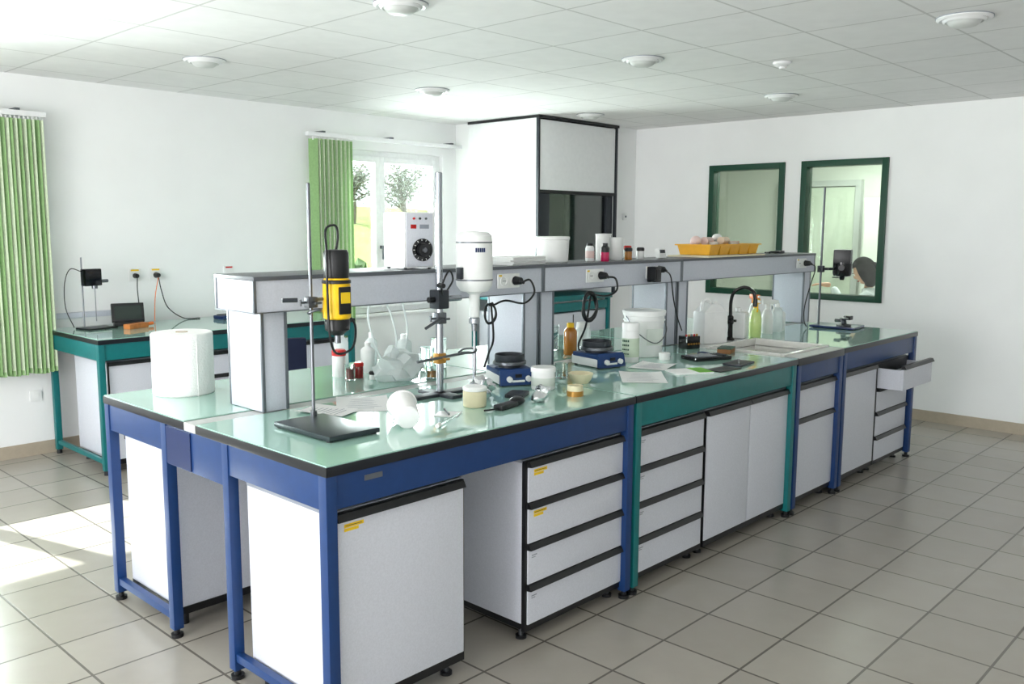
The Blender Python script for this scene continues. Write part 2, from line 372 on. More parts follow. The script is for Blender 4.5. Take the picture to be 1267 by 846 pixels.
# sink
b=B(); x0,x1,y0,y1=3.125,3.705,.092,.598; zt=.912; d=.12; r=.03
b.box(x0,y0,.86,x1,y0+r,zt,ceram,.006); b.box(x0,y1-r,.86,x1,y1,zt,ceram,.006); b.box(x0,y0+r,.86,x0+r,y1-r,zt,ceram,.006); b.box(x1-r,y0+r,.86,x1,y1-r,zt,ceram,.006)
b.box(x0+r-.01,y0+r-.01,zt-d,x0+r,y1-r+.01,.87,ceram); b.box(x1-r,y0+r-.01,zt-d,x1-r+.01,y1-r+.01,.87,ceram); b.box(x0+r,y0+r-.01,zt-d,x1-r,y0+r,.87,ceram); b.box(x0+r,y1-r,zt-d,x1-r,y1-r+.01,.87,ceram)
b.box(x0+r-.01,y0+r-.01,zt-d-.01,x1-r+.01,y1-r+.01,zt-d,ceram); b.lathe([(.0,.003),(.03,.003),(.035,0)],steel,((x0+x1)/2,(y0+y1)/2,zt-d))
b.done('lab_sink')
# faucet
b=B(); b.lathe([(.03,0),(.03,.01),(.018,.02),(.016,.10),(.02,.11),(.02,.15),(.012,.16),(0,.16)],blackg)
b.tube([(0,0,.15),(0,0,.25),(.0,-.02,.31),(0,-.08,.34),(0,-.135,.315),(0,-.15,.26)],.011,blackg,10)
b.cyl((0,-.15,.22),(0,-.15,.27),.014,blackg); b.cyl((0,0,.12),(.05,0,.12),.011,blackg); b.box(.045,-.03,.112,.06,.03,.128,blackg,.004); b.cyl((-.05,0,.12),(0,0,.12),.011,blackg); b.box(-.06,-.03,.112,-.045,.03,.128,blackg,.004)
b.done('gooseneck_faucet',(3.55,.68,.9),math.radians(20))

# ---------------- reagent shelf
b=B(); ys0,ys1,z0,z1=.78,1.07,1.29,1.425; sx0,sx1=.235,4.96
seg=[sx0,1.86,3.13,sx1]
for a,c in zip(seg,seg[1:]):
    b.box(a+.004,ys0+.004,z0,c-.004,ys1-.004,z1-.016,shelfw,.002); b.box(a,ys0-.004,z1-.016,c,ys1+.004,z1,shelft,.003)
    for x in (a,c-.012): b.box(x,ys0,z0,x+.012,ys0+.012,z1-.016,alu,.002); b.box(x,ys1-.012,z0,x+.012,ys1,z1-.016,alu,.002)
    b.box(a,ys0,z0-.004,c,ys1,z0,alu)
for x in (.28,1.745,1.865,3.01,3.135,4.845):
    b.box(x,.812,.902,x+.11,1.058,z0-.004,shelfw,.002)
    for (u,v) in ((x-.002,.808),(x+.1,.808),(x-.002,1.05),(x+.1,1.05)): b.box(u,v,.902,u+.012,v+.012,z0-.004,alu,.002)
b.done('bench_reagent_shelf')
def socket(x,z,name='power_socket',y=.78):
    b=B(); b.box(-.075,-.008,-.035,.075,0,.035,white,.004)
    for s in (-.036,.036):
        b.lathe([(.024,0),(.024,.003),(.020,.003),(.018,-.003),(0,-.003)],white,seg=24,M=T(s,-.008,0)@RX(math.pi/2)); b.cyl((s-.006,-.0115,0),(s-.006,-.0055,0),.0022,black,seg=8); b.cyl((s+.006,-.0115,0),(s+.006,-.0055,0),.0022,black,seg=8)
    b.box(-.07,-.009,.022,-.05,-.008,.03,yl)
    b.done(name,(x,y,z))
for x in (1.60,2.27,2.82,4.72): socket(x,1.355)
def plug(name,x,z,pts,y=.768,m=black,r=.004):
    b=B(); b.cyl((0,0,0),(0,-.045,0),.022,m,.017,bev=.004); b.cyl((0,-.045,0),(0,-.06,-.01),.009,m,.006)
    b.tube([(0,-.05,-.005)]+[tuple(Vector(p)-Vector((x,y,z))) for p in pts],r,m,8); b.done(name,(x,y,z))
def coil(c,r,n,ax='y'):
    P=[]
    for i in range(n*10+1):
        a=2*math.pi*i/10+1.2; rr=r*(1+.12*math.sin(i*.7)); P.append((c[0]+rr*math.cos(a)*.8,c[1]+.004*math.sin(i*1.3)+.0015*i/10,c[2]+rr*math.sin(a)))
    return P
plug('black_power_cable',1.636,1.355,[(1.66,.69,1.36),(1.68,.68,1.30),(1.63,.70,1.25),(1.5,.70,1.27)]+coil((1.40,.70,1.21),.045,3)+[(1.42,.7,1.1),(1.45,.76,1.02),(1.45,.79,.95)],r=.005)
plug('black_power_cable',2.306,1.355,[(2.34,.69,1.34),(2.34,.68,1.28),(2.28,.70,1.25)]+coil((2.14,.70,1.20),.07,6)+[(2.13,.72,1.1),(2.16,.79,1.0),(2.18,.8,.95)],r=.0055)
plug('black_power_cable',2.856,1.37,[(2.87,.69,1.33),(2.92,.70,1.2),(3.0,.72,1.08),(3.05,.72,1.0)])
plug('black_power_cable',4.756,1.355,[(4.77,.69,1.32),(4.70,.69,1.2),(4.6,.68,1.05),(4.56,.66,.95),(4.56,.64,.91)])
b=B(); b.box(-.03,-.06,-.045,.03,0,.045,blackg,.008); b.box(-.02,-.063,-.03,.02,-.06,.03,black,.004); b.done('black_power_adapter',(2.775,.770,1.345))

# ---------------- objects
def boss(b,x,y,z,m=steel,s=.02):
    b.box(x-s,y-s*.8,z-s,x+s,y+s*.8,z+s,m,.005); b.cyl((x-s,y,z),(x-s-.025,y,z),.004,m); b.cyl((x-s-.025,y,z-.012),(x-s-.025,y,z+.012),.005,m,seg=10)
    b.cyl((x,y-s,z),(x,y-s-.025,z),.004,m); b.cyl((x-.012,y-s-.025,z),(x+.012,y-s-.025,z),.005,m,seg=10)
b=B(); b.lathe([(.022,0),(.122,0),(.126,.005),(.126,.257),(.122,.262),(.022,.262),(.02,.258),(.02,.004)],rwhite,seg=56); b.lathe([(.021,.262),(.025,.264),(.025,.002),(.021,0)],mat('cardboard',(176,150,116),.9)); 
b.box(.0,-.128,.0,.003,-.122,.26,rwhite); b.done('paper_towel_roll',(.27,1.435,.9))
# stand 1
b=B(); b.box(-.105,-.17,.004,.105,.17,.022,mat('cast_iron_base',(56,66,70),.3,metal=.5),.006)
for u in (-.09,.09):
    for v in (-.15,.15): b.cyl((u,v,0),(u,v,.005),.012,black,seg=12)
b.cyl((.05,.15,.02),(.05,.15,.865),.0065,steel,bev=.002); b.cyl((.05,.15,.02),(.05,.15,.04),.012,steel)
boss(b,.05,.15,.44); b.cyl((.03,.15,.45),(.10,.14,.45),.006,steel); b.cyl((-.0,.16,.45),(-.05,.18,.45),.008,darkg); b.tube([(.03,.13,.40),(0,.09,.41),(.03,.07,.42),(.06,.1,.41)],.005,steel)
b.done('lab_stand',(.28,.40,.9))
# yellow homogenizer
b=B(); b.lathe([(.0,0),(.02,0),(.03,.01),(.045,.02),(.047,.05),(.044,.06)],black); b.lathe([(.044,.06),(.05,.065),(.052,.10),(.050,.20),(.044,.21)],yel)
b.lathe([(.044,.21),(.046,.215),(.046,.30),(.040,.312),(.0,.315)],black); b.box(-.025,-.054,.08,.025,-.045,.18,black,.004); b.box(-.02,-.0555,.12,.02,-.0535,.16,yl)
b.lathe([(.05,.19),(.053,.192),(.053,.20),(.05,.204)],black)
b.tube([(.0,0,.31),(.01,.0,.36),(-.0,.0,.40),(-.035,.01,.385),(-.055,-.02,.30),(-.06,-.03,.1),(-.05,-.03,-.02),(0,.0,-.07),(.06,-.01,-.05),(.08,0,.03),(.05,.02,.08)],.0045,black)
b.cyl((0,0,-.03),(0,0,0),.012,steel); b.done('yellow_homogenizer',(.425,.525,1.215))
# stand 2 + overhead stirrer
b=B(); b.cyl((0,0,0),(0,0,.012),.03,steel); b.box(-.03,-.11,0,.03,.11,.014,darkg,.005); b.box(-.15,-.03,0,.15,.03,.014,darkg,.005); b.cyl((0,0,.01),(0,0,.935),.0155,chrome,bev=.003,seg=28)
b.box(-.03,-.03,.37,.03,.03,.45,darkg,.008); b.cyl((0,0,.41),(.12,.0,.41),.013,chrome); b.cyl((-.06,0,.41),(-.02,0,.41),.012,black); b.cyl((-.02,-.02,.47),(-.03,-.06,.47),.01,black)
boss(b,0,0,.33,s=.024); b.cyl((-.02,-.03,.33),(-.12,-.05,.30),.006,steel); boss(b,0,0,.16,s=.022,m=gold); b.cyl((-.14,-.02,.16),(.16,-.01,.17),.006,steel); b.tube([(.12,0,.17),(.17,-.03,.17),(.21,0,.18),(.17,.03,.18),(.13,.02,.17)],.005,steel)
b.tube([(.02,-.02,.44),(.05,-.03,.49),(.02,-.04,.53),(-.02,-.04,.47),(0,-.02,.41)],.004,black)
b.done('lab_stand',(1.0,.605,.9))
b=B(); b.lathe([(0,.0),(.012,0),(.014,.03),(.024,.035),(.024,.055),(.018,.06)],chrome); b.lathe([(.018,.06),(.022,.065),(.024,.16),(.034,.17)],white); b.lathe([(.034,.17),(.06,.175),(.078,.20),(.08,.22),(.08,.37),(.077,.385),(.078,.39),(.076,.415),(.06,.43),(.0,.435)],white,seg=48)
b.lathe([(.0805,.222),(.0815,.222),(.0815,.228),(.0805,.228)],alu,seg=48); b.lathe([(.0785,.383),(.08,.384),(.08,.388),(.0785,.389)],alu,seg=48)
for k in range(5):
    a=math.radians(-128+k*6.5); M=RZ(a+math.pi/2)@T(0,-.081,.345); b.box(-.0035,-.0006,0,.0035,.0006,.018,blued,0,M)
b.lathe([(.0,-.255),(.008,-.255),(.008,-.10),(.006,-.09),(.006,0)],chrome); b.cyl((-.035,0,-.25),(.035,0,-.258),.006,chrome); b.box(-.095,-.015,.23,-.07,.015,.28,darkg,.004)
b.done('overhead_stirrer',(1.20,.60,1.16))
def hotplate(name,loc,rz,r=.075):
    b=B(); b.box(-.085,-.10,.006,.085,.11,.055,white,.01); b.prism([(-.125,.006),(-.10,.006),(-.10,.075),(-.112,.06)],-.085,.085,blue,PX)
    b.box(-.085,-.10,.045,.085,.10,.07,blue,.006)
    for s in (-.045,.045): b.cyl((s,-.12,.035),(s,-.138,.033),.013,white,bev=.002)
    b.box(-.015,-.1235,.04,.015,-.119,.055,black); b.box(-.03,-.122,.018,.03,-.1215,.028,white)
    b.cyl((0,.01,.07),(0,.01,.082),r*.7,darkg); b.lathe([(0,.082),(r,.082),(r+.003,.085),(r+.003,.097),(r,.1),(0,.1)],steel,(0,.01,0),40)
    b.lathe([(0,.1),(r*.9,.1),(r*.92,.103),(r*.92,.128),(r*.88,.13),(r*.86,.112),(0,.112)],darkg,(0,.01,0),40)
    for s in (-.07,.07):
        for t in (-.09,.09): b.cyl((s,t,0),(s,t,.008),.01,black,seg=12)
    b.done(name,loc,rz)
hotplate('magnetic_hotplate_stirrer',(1.45,.62,.9),math.radians(-28)); hotplate('magnetic_hotplate_stirrer',(2.13,.64,.9),math.radians(-12),.085)
def jar(name,loc,r,h,body,cap,ch=.25,capr=1.03):
    b=B(); hc=h*(1-ch); b.lathe([(0,0),(r*.94,0),(r,.004),(r,hc-.006),(r*.93,hc),(r*.88,hc)],body); R=r*capr
    b.lathe([(r*.5,hc-.002),(R,hc),(R,h-.004),(R-.004,h),(0,h)],cap)
    for k in range(0,24): 
        a=2*math.pi*k/24; b.box(-.001,-.0008,hc+.003,.001,.0008,h-.005,cap,0,T(R*math.cos(a),R*math.sin(a),0)@RZ(a+math.pi/2))
    return b.done(name,loc)
def bottle(name,loc,r,h,body,cap,label=None,neck=.35,liquid=None,caph=.03):
    b=B(); hs=h*.72; nr=r*neck
    b.lathe([(0,0),(r*.92,0),(r,.006),(r,hs),(r*.9,hs+.06*h),(nr*1.2,hs+.14*h),(nr,hs+.17*h),(nr,h-caph*.5)],body)
    b.lathe([(nr*1.15,h-caph),(nr*1.25,h-caph+.001),(nr*1.2,h-.003),(nr,h),(0,h)],cap)
    if label: b.lathe([(r+.0003,hs*.25),(r+.001,hs*.25),(r+.001,hs*.8),(r+.0003,hs*.8)],label)
    return b.done(name,loc)
def beaker(name,loc,r,h,liq=None,lh=.4):
    b=B(); b.lathe([(0,.0),(r*.95,0),(r,.005),(r,h-.004),(r*1.06,h),(r*1.04,h),(r-.002,h-.005),(r-.0025,.006),(0,.004)],glass)
    if liq: b.lathe([(0,.006),(r*.9,.006),(r-.004,.01),(r-.004,h*lh),(0,h*lh)],liq)
    return b.done(name,loc)
jar('red_capped_jar',(.98,1.30,.9),.032,.13,white,red,.22)
beaker('beaker_red_liquid',(.955,1.18,.9),.024,.075,redl,.75); jar('small_red_jar',(1.02,1.20,.9),.022,.075,redl,red,.25); jar('small_dark_vial',(1.04,1.12,.9),.016,.04,white,black,.4)
bottle('white_plastic_bottle',(1.15,1.30,.9),.035,.15,white,white); bottle('white_plastic_bottle',(1.25,1.40,.9),.03,.18,translp,white); bottle('white_plastic_bottle',(1.38,1.30,.9),.04,.17,translp,white); bottle('white_plastic_bottle',(1.08,1.42,.9),.035,.2,translp,white)
beaker('glass_beaker',(1.38,1.12,.9),.035,.12,None); beaker('glass_beaker',(1.5,1.17,.9),.04,.15,None); beaker('orange_liquid_beaker',(1.27,.96,.9),.03,.06,amber,.6)
b=B(); b.crumple((0,0,.065),.085,translp,.6,(1.2,1,.95),1.7,3,False,3); b.done('crumpled_plastic_bag',(1.10,1.02,.9))
b=B(); b.tube([(0,0,.006),(.05,.02,.15),(.0,.03,.33),(-.08,.03,.36),(-.14,0,.28),(-.1,-.03,.1),(0,-.02,.03),(.08,0,.08),(.12,.02,.2),(.10,.03,.33)],.005,translp,8); b.done('clear_rubber_tubing',(1.25,1.24,.9))
b=B(); M=T(0,0,.052)@RZ(math.radians(150))@RX(math.radians(80))
b.lathe([(0,-.07),(.038,-.07),(.042,-.066),(.052,.06),(.056,.062),(.056,.066),(.050,.066),(.040,-.062),(0,-.062)],white,M=M); b.done('tipped_plastic_cup',(.53,.27,.9))
b=B(); b.lathe([(0,0),(.042,0),(.046,.004),(.048,.062),(.044,.066),(0,.066)],beige); b.lathe([(0,.066),(.047,.066),(.049,.07),(.049,.078),(.045,.082),(0,.082)],white); b.done('beige_ceramic_pot',(.94,.33,.9))
b=B(); b.crumple((0,0,.045),.056,foil,.6,(1.1,.8,.9),2.,3,False,1); b.done('crumpled_foil',(1.06,.42,.9)); b=B(); b.crumple((0,0,.02),.032,foil,.6,(1.3,.9,.7),2,2,False,5); b.done('crumpled_foil',(1.19,.21,.9)); b=B(); b.crumple((0,0,.018),.03,foil,.6,(.8,1.1,.7),2,2,False,8); b.done('crumpled_foil',(1.33,.31,.9))
b=B(); r=.052; b.lathe([(0,0),(r*.92,0),(r,.004),(r,.072),(r*.96,.078)],white); b.lathe([(r*.9,.076),(r*1.06,.078),(r*1.06,.096),(r*1.02,.1),(0,.1)],white); b.lathe([(r+.0005,.018),(r+.001,.018),(r+.001,.055),(r+.0005,.055)],mat('pale_label',(215,222,214),.5)); b.done('white_screw_top_jar',(1.42,.39,.9))
b=B(); b.lathe([(0,0),(.036,0),(.05,.02),(.058,.045),(.055,.047),(.046,.022),(.03,.008),(0,.008)],beige); b.done('beige_bowl',(1.66,.37,.9)); beaker('glass_beaker',(1.70,.52,.9),.03,.07)
b=B(); b.lathe([(.02,0),(.036,0),(.036,.022),(.02,.022),(.02,0)],gold); b.lathe([(.02,.022),(.034,.022),(.034,.045),(.02,.045),(.02,.022)],beige); b.done('tape_roll',(1.40,.19,.9))
b=B(); b.box(-.09,-.022,0,.03,.022,.022,black,.009); b.sph((.05,0,.018),.03,black,(1.2,1,.6)); b.tube([(-.09,0,.01),(-.12,.01,.008),(-.14,.03,.006)],.004,black); b.done('black_handheld_meter',(1.03,.22,.9),math.radians(10))
b=B(); b.box(-.06,-.04,0,.06,.04,.016,darkg,.01); b.box(-.045,-.03,.016,.045,.03,.0175,black); b.done('pocket_scale',(1.22,.36,.9),.5)
b=B(); b.cyl((0,0,.008),(.24,0,.006),.005,glass,.003,seg=12); b.cyl((-.03,0,.008),(0,0,.008),.008,white,seg=12); b.done('glass_pipette',(.60,.16,.9),math.radians(28))
b=B(); b.box(-.045,-.045,0,.045,.045,.0035,white,.001); b.cyl((-.03,-.01,.0075),(.06,.03,.009),.004,steel,seg=10); b.done('weighing_boat',(.76,.29,.9),.6)
def sheet(name,loc,w,h,rz,m=paper,lines=True,curl=.006):
    b=B(); bm=bmesh.new(); n=8; vs=[[bm.verts.new((-w/2+w*i/n,-h/2+h*j/n,.0012+curl*((i/n-.5)**2*4)*(j/n))) for j in range(n+1)] for i in range(n+1)]
    for i in range(n):
        for j in range(n): bm.faces.new((vs[i][j],vs[i+1][j],vs[i+1][j+1],vs[i][j+1]))
    b.put(bm,m,True)
    if lines:
        for k in range(7): b.box(-w*.38,h*(.3-.1*k),.0016,w*(.2+.15*((k*7)%3)/2),h*(.3-.1*k)+.003,.0022,lid)
    b.done(name,loc,rz)
sheet('paper_sheet',(.65,.68,.9),.21,.30,math.radians(-35)); sheet('paper_sheet',(.47,.66,.903),.15,.21,.4); sheet('paper_sheet',(1.98,.25,.9),.21,.30,math.radians(-50)); sheet('paper_sheet',(2.30,.41,.901),.19,.22,math.radians(-75))
b=B(); b.box(-.07,-.10,0,.07,.10,.008,paper,.001); b.box(-.07,-.10,.008,.07,-.02,.009,greenp); b.done('green_notebook',(2.28,.18,.9),math.radians(60))
b=B(); b.box(-.05,-.09,0,.05,.09,.004,black,.001); b.done('black_folder',(2.47,.10,.9),math.radians(85))
b=B(); r=.046; b.lathe([(0,0),(r*.94,0),(r,.005),(r,.16),(r*.93,.17),(r*.9,.172)],white); b.lathe([(r*.85,.17),(r*.98,.172),(r*.98,.205),(r*.93,.21),(0,.21)],white); b.lathe([(r+.0004,.03),(r+.001,.03),(r+.001,.13),(r+.0004,.13)],mat('green_label',(196,212,190),.5))
for k in range(4):
    for q in range(4): b.box(-.004,-.0006,0,.004,.0006,.012-.002*k,greenf,0,RZ(math.radians(-40-14*q))@T(0,-r-.0016,.11-.022*k))
b.done('white_reagent_bottle',(2.35,.59,.9),-.5)
b=B(); b.lathe([(0,0),(.098,0),(.102,.004),(.112,.225),(.118,.228),(.118,.24),(.115,.244)],white,seg=48); b.lathe([(.112,.24),(.120,.241),(.121,.252),(.116,.256),(.108,.25),(0,.25)],white,seg=48); b.lathe([(.115,.20),(.117,.201),(.117,.207),(.115,.208)],white,seg=48)
b.tube([(-.118,0,.225),(-.10,-.075,.15),(-.03,-.118,.09),(.03,-.118,.09),(.10,-.075,.15),(.118,0,.225)],.003,steel); b.box(-.05,-.1115,.07,.05,-.1085,.16,mat('pale_label',(215,222,214),.5)); b.done('white_bucket',(2.60,.68,.9),-.4)
bottle('amber_glass_bottle',(2.33,.99,.9),.038,.18,amber,yel,neck=.45); bottle('white_plastic_bottle',(2.48,1.02,.9),.045,.17,translp,white,neck=.7); beaker('glass_beaker',(2.40,1.2,.9),.05,.14)
b=B(); b.box(-.05,-.04,0,.05,.04,.075,blackg,.006); 
for k in range(5): b.cyl((-.04+.02*k,-.02,.075),(-.04+.02*k,-.02,.085),.006,[red,gold,steel,red,gold][k],seg=10); b.cyl((-.04+.02*k,-.0405,.03),(-.04+.02*k,-.046,.03),.006,gold,seg=10)
b.done('black_terminal_box',(3.04,.66,.9),-.3)
b=B(); b.box(-.06,-.04,0,.06,.04,.026,brown,.008); b.box(-.06,-.04,.026,.06,.04,.034,greenf,.004); b.done('scouring_sponge',(3.02,.40,.9),.3)
jar('small_white_jar',(2.54,.50,.9),.03,.04,white,white,.4)
b=B(); b.box(-.12,-.07,0,.12,.07,.022,blackg,.008); b.box(-.10,-.05,.022,.04,.05,.024,mat('lcd_blue_grey',(60,74,92),.2))
for i in range(3):
    for j in range(3): b.box(.05+.02*i,-.045+.03*j,.022,.063+.02*i,-.025+.03*j,.026,darkg,.002)
b.tube([(.0,.07,.01),(.02,.10,.02),(.06,.11,.02),(.10,.09,.012),(.13,.09,.008),(.14,.05,.006)],.005,blued); b.done('benchtop_meter',(2.72,.35,.9),math.radians(-22))
b=B(); b.box(-.09,-.05,0,.09,.05,.012,darkg,.003); b.cyl((-.07,-.03,.016),(.07,.03,.016),.004,steel); b.done('tool_tray',(2.68,.13,.9),.1)
b=B(); b.box(-.06,-.09,0,.06,.09,.20,white,.018); b.prism([(-.085,.195),(.085,.195),(.03,.245),(-.03,.245)],-.05,.05,white,PX)
b.cyl((0,-.03,.235),(0,-.03,.262),.02,white,bev=.003); b.tube([(0,.0,.24),(0,.02,.27),(0,.06,.26),(0,.07,.2)],.01,white); b.done('white_jerrycan',(3.34,.70,.9),1.2)
b=B(); b.box(-.045,-.06,0,.045,.06,.17,white,.015); b.cyl((0,0,.17),(0,0,.195),.018,white); b.done('white_jerrycan',(3.70,.71,.9),.2)
def spray(loc,body,trig,rz,h=.17):
    b=B(); b.lathe([(0,0),(.038,0),(.04,.006),(.04,h*.6),(.028,h*.85),(.014,h*.95),(.014,h)],body); b.cyl((0,0,h-.01),(0,0,h+.02),.016,trig,bev=.002); b.box(-.014,-.055,h+.02,.014,.035,h+.05,trig,.006); b.cyl((0,-.055,h+.037),(0,-.072,h+.037),.009,white); b.tube([(0,-.03,h+.02),(0,-.042,h-.005),(0,-.036,h-.035)],.005,trig); b.done('spray_bottle',loc,rz)
spray((3.84,.66,.9),mat('green_liquid',(200,222,140),.2,coat=.4),yel,-.8,.2); spray((3.94,.73,.9),white,orange,-.5,.22); spray((4.06,.69,.9),white,white,.7,.18)
bottle('white_plastic_bottle',(4.18,.68,.9),.038,.2,translp,white); bottle('white_plastic_bottle',(4.30,.72,.9),.04,.16,white,white); bottle('white_plastic_bottle',(3.47,.76,.9),.026,.19,white,white)
# stand 3
b=B(); b.box(-.12,-.16,.004,.12,.16,.02,blued,.005)
for u in (-.1,.1):
    for v in (-.14,.14): b.cyl((u,v,0),(u,v,.005),.01,black,seg=12)
b.cyl((-.04,.12,.02),(-.04,.12,1.0),.0075,mat('stand_rod_dark_steel',(84,88,92),.35,metal=1.)); boss(b,-.04,.12,.42,darkg,.024); b.cyl((-.04,.11,.42),(.02,.06,.42),.01,darkg)
b.done('lab_stand',(4.75,.50,.9),.1)
b=B(); b.lathe([(0,0),(.015,0),(.02,.02),(.06,.03),(.066,.05),(.066,.13),(.055,.145),(0,.15)],blackg); b.box(-.065,-.06,.12,.065,.06,.22,black,.012); b.cyl((-.08,0,.09),(-.05,0,.09),.02,black); b.done('black_stirrer_motor',(4.82,.51,1.24),.3)
b=B(); b.lathe([(0,0),(.05,0),(.05,.012),(.02,.02),(.015,.045),(.03,.05),(.03,.06),(0,.062)],darkg); b.cyl((-.1,0,.05),(.1,.02,.06),.008,darkg); b.cyl((-.1,-.02,.05),(-.1,.02,.05),.012,steel); b.box(.06,-.02,.04,.11,.03,.07,black,.006); b.done('microscope_clamp_jig',(4.68,.42,.92))
# control box on shelf
b=B(); b.box(-.075,-.10,.006,.075,.10,.25,whitem,.006); b.box(-.066,-.104,.012,.066,-.099,.244,panel,.002)
Mx=T(.012,-.105,.085)@RX(math.pi/2); b.lathe([(.05,-.002),(.05,.003),(.0,.003)],blackg,M=Mx,seg=36); b.lathe([(.03,.003),(.028,.02),(0,.02)],black,M=Mx,seg=28); b.lathe([(.012,.02),(.01,.026),(0,.026)],steel,M=Mx)
for k in range(11): a=math.radians(-50+k*28); b.box(-.001,.040,-.0015,.001,.047,.0045,white,0,Mx@RZ(a))
b.box(-.045,-.106,.178,-.018,-.103,.196,mat('red_led_display',(150,10,10),.2,emit=.3)); b.box(.0,-.106,.178,.045,-.103,.196,lid)
for k in range(3): b.cyl((-.03+.03*k,-.104,.222),(-.03+.03*k,-.11,.222),.005,[red,black,steel][k],seg=12)
for k in range(6): b.box(-.0757,-.05,.15+.012*k,-.0747,.05,.153+.012*k,lid)
for u in (-.06,.06):
    for v in (-.08,.08): b.cyl((u,v,0),(u,v,.007),.008,black,seg=10)
b.done('motor_speed_controller',(1.105,.925,1.425),math.radians(-12))
zs=1.425
b=B()
for k in range(5): b.box(-.14,-.09,.008*k,.14,.09,.008*k+.007,paper,.001,RZ(.06*math.sin(k*2.3)))
b.done('paper_stack',(1.80,.92,zs),.1)
b=B(); b.lathe([(0,0),(.078,0),(.082,.004),(.088,.12),(.092,.123),(.092,.135),(.086,.138),(0,.138)],white,seg=40); b.done('white_tub',(2.10,.93,zs)); 
bottle('pink_label_bottle',(2.38,.90,zs),.024,.10,white,black,pink,.6); b=B(); b.lathe([(0,0),(.022,0),(.024,.006),(.024,.05),(0,.05)],mat('magenta_liquid',(190,40,90),.2)); b.lathe([(.024,.05),(.024,.075),(.014,.085),(.014,.10),(0,.10)],black); b.done('pink_reagent_vial',(2.44,.84,zs))
for (x,y,h) in ((2.53,.93,.15),(2.61,.89,.13),(2.63,.99,.15)):
    b=B(); b.lathe([(0,0),(.034,0),(.036,.004),(.038,h-.01),(.041,h),(.037,h),(.034,.01),(0,.008)],white); b.done('plastic_measuring_cylinder',(x,y,zs))
for i,(x,y) in enumerate(((2.74,.90),(2.80,.95),(2.86,.90),(2.76,.99))): jar('small_reagent_vial',(x,y,zs),.022,.07+.01*(i%2),[amber,white,white,white][i],[black,red,black,white][i],.3)
b=B(); b.box(-.035,-.015,0,.035,.015,.06,white,.006,RX(-.2)); b.box(-.026,-.0175,.03,.026,-.015,.05,darkg,0,RX(-.2)); b.done('bench_timer',(3.02,.86,zs+.002))
# tray : five joined open bins with shared rim
b=B(); X,Y=.33,.125; hgt=.062; n=5; wb=2*X/n
for k in range(n):
    cx=-X+wb*(k+.5); a0=wb/2-.014; a1=wb/2-.003
    bm=bmesh.new()
    def ring(hx,hy,z): return [bm.verts.new((cx+sx*hx,sy*hy,z)) for sx,sy in ((-1,-1),(1,-1),(1,1),(-1,1))]
    R_=[ring(a0,Y-.018,.0),ring(a1,Y-.003,hgt),ring(a1-.004,Y-.007,hgt),ring(a0-.004,Y-.022,.004)]
    bm.faces.new(R_[0][::-1]); bm.faces.new(R_[3])
    for p,q in zip(R_,R_[1:]):
        for i in range(4): bm.faces.new((p[i],p[(i+1)%4],q[(i+1)%4],q[i]))
    b.put(bm,tray,False)
for s in (-1,1): b.box(-X-.012,s*Y-.009,hgt-.002,X+.012,s*Y+.009,hgt+.006,tray,.002); b.box(s*X-.009,-Y,hgt-.002,s*X+.009,Y,hgt+.006,tray,.002)
for k in range(1,n): b.box(-X+wb*k-.006,-Y,hgt-.002,-X+wb*k+.006,Y,hgt+.003,tray,.001)
for k in range(5):
    x=-X+wb*(k+.5); b.lathe([(0,.0),(.022,.0),(.032,.075),(.034,.077),(.030,.075),(.02,.006),(0,.006)],[pink,white,pink,white,pink][k],(x,.03*(-1)**k,.006)); 
b.cyl((-.2,.0,.088),(-.06,.03,.09),.026,pink,.022); b.cyl((-.02,-.02,.09),(.13,.02,.09),.024,mat('pale_tan_tube',(236,214,190),.5)); b.sph((-.27,.02,.09),.035,pink,(1,1,.9)); b.sph((.02,.03,.11),.03,white,(1.3,1,.8))
b.done('yellow_sorting_tray',(3.80,.925,zs+.0125),.02)
b=B(); b.box(-.38,-.16,0,.38,.14,.010,mat('tan_absorbent_paper',(230,222,196),.8),.002); b.done('absorbent_mat',(3.76,.92,zs+.0005),.02)
b=B(); b.tube([(0,0,.008),(.05,.02,.012),(.1,-.03,.01),(.17,.0,.012),(.12,.05,.01),(.02,.04,.008)],.006,black); b.box(.14,-.03,0,.22,.02,.02,black,.006); b.done('black_probe_cable',(4.50,.92,zs),.1)

# ---------------- teal bench along left wall
b=B(); x0,x1,y0,y1=.75,2.75,3.56,4.44; 
b.box(x0,y0,.855,x1,y1,.885,edge,.003); b.box(x0+.004,y0+.004,.885,x1-.004,y1-.004,.889,glasstop)
b.box(x0+.04,y0+.012,.75,x1-.04,y0+.035,.855,teal,.003)
for x in (x0+.022,x1-.022):
    for y in (y0+.025,y1-.04): b.box(x-.02,y-.02,.03,x+.02,y+.02,.855,teal,.003); b.cyl((x,y,0),(x,y,.03),.018,black)
    b.box(x-.014,y0+.045,.75,x+.014,y1-.06,.855,teal,.003); b.box(x-.012,y0+.045,.07,x+.012,y1-.06,.10,teal,.003)
b.box(x0,y1,.86,x0+.01,YW-.002,1.0,alu); b.box(x0+.05,y1+.002,.95,x0+.55,YW-.004,.99,shelfw,.003)
b.done('teal_side_bench')
def wcab(x0,x1,kind):
    cabinet('base_cabinet' if kind!='drawers' else 'drawer_cabinet',x0,x1,3.60,4.15,.05,.735,kind)
wcab(.82,1.45,'door'); wcab(1.46,2.1,'drawers'); wcab(2.12,2.68,'door')
zb=.889
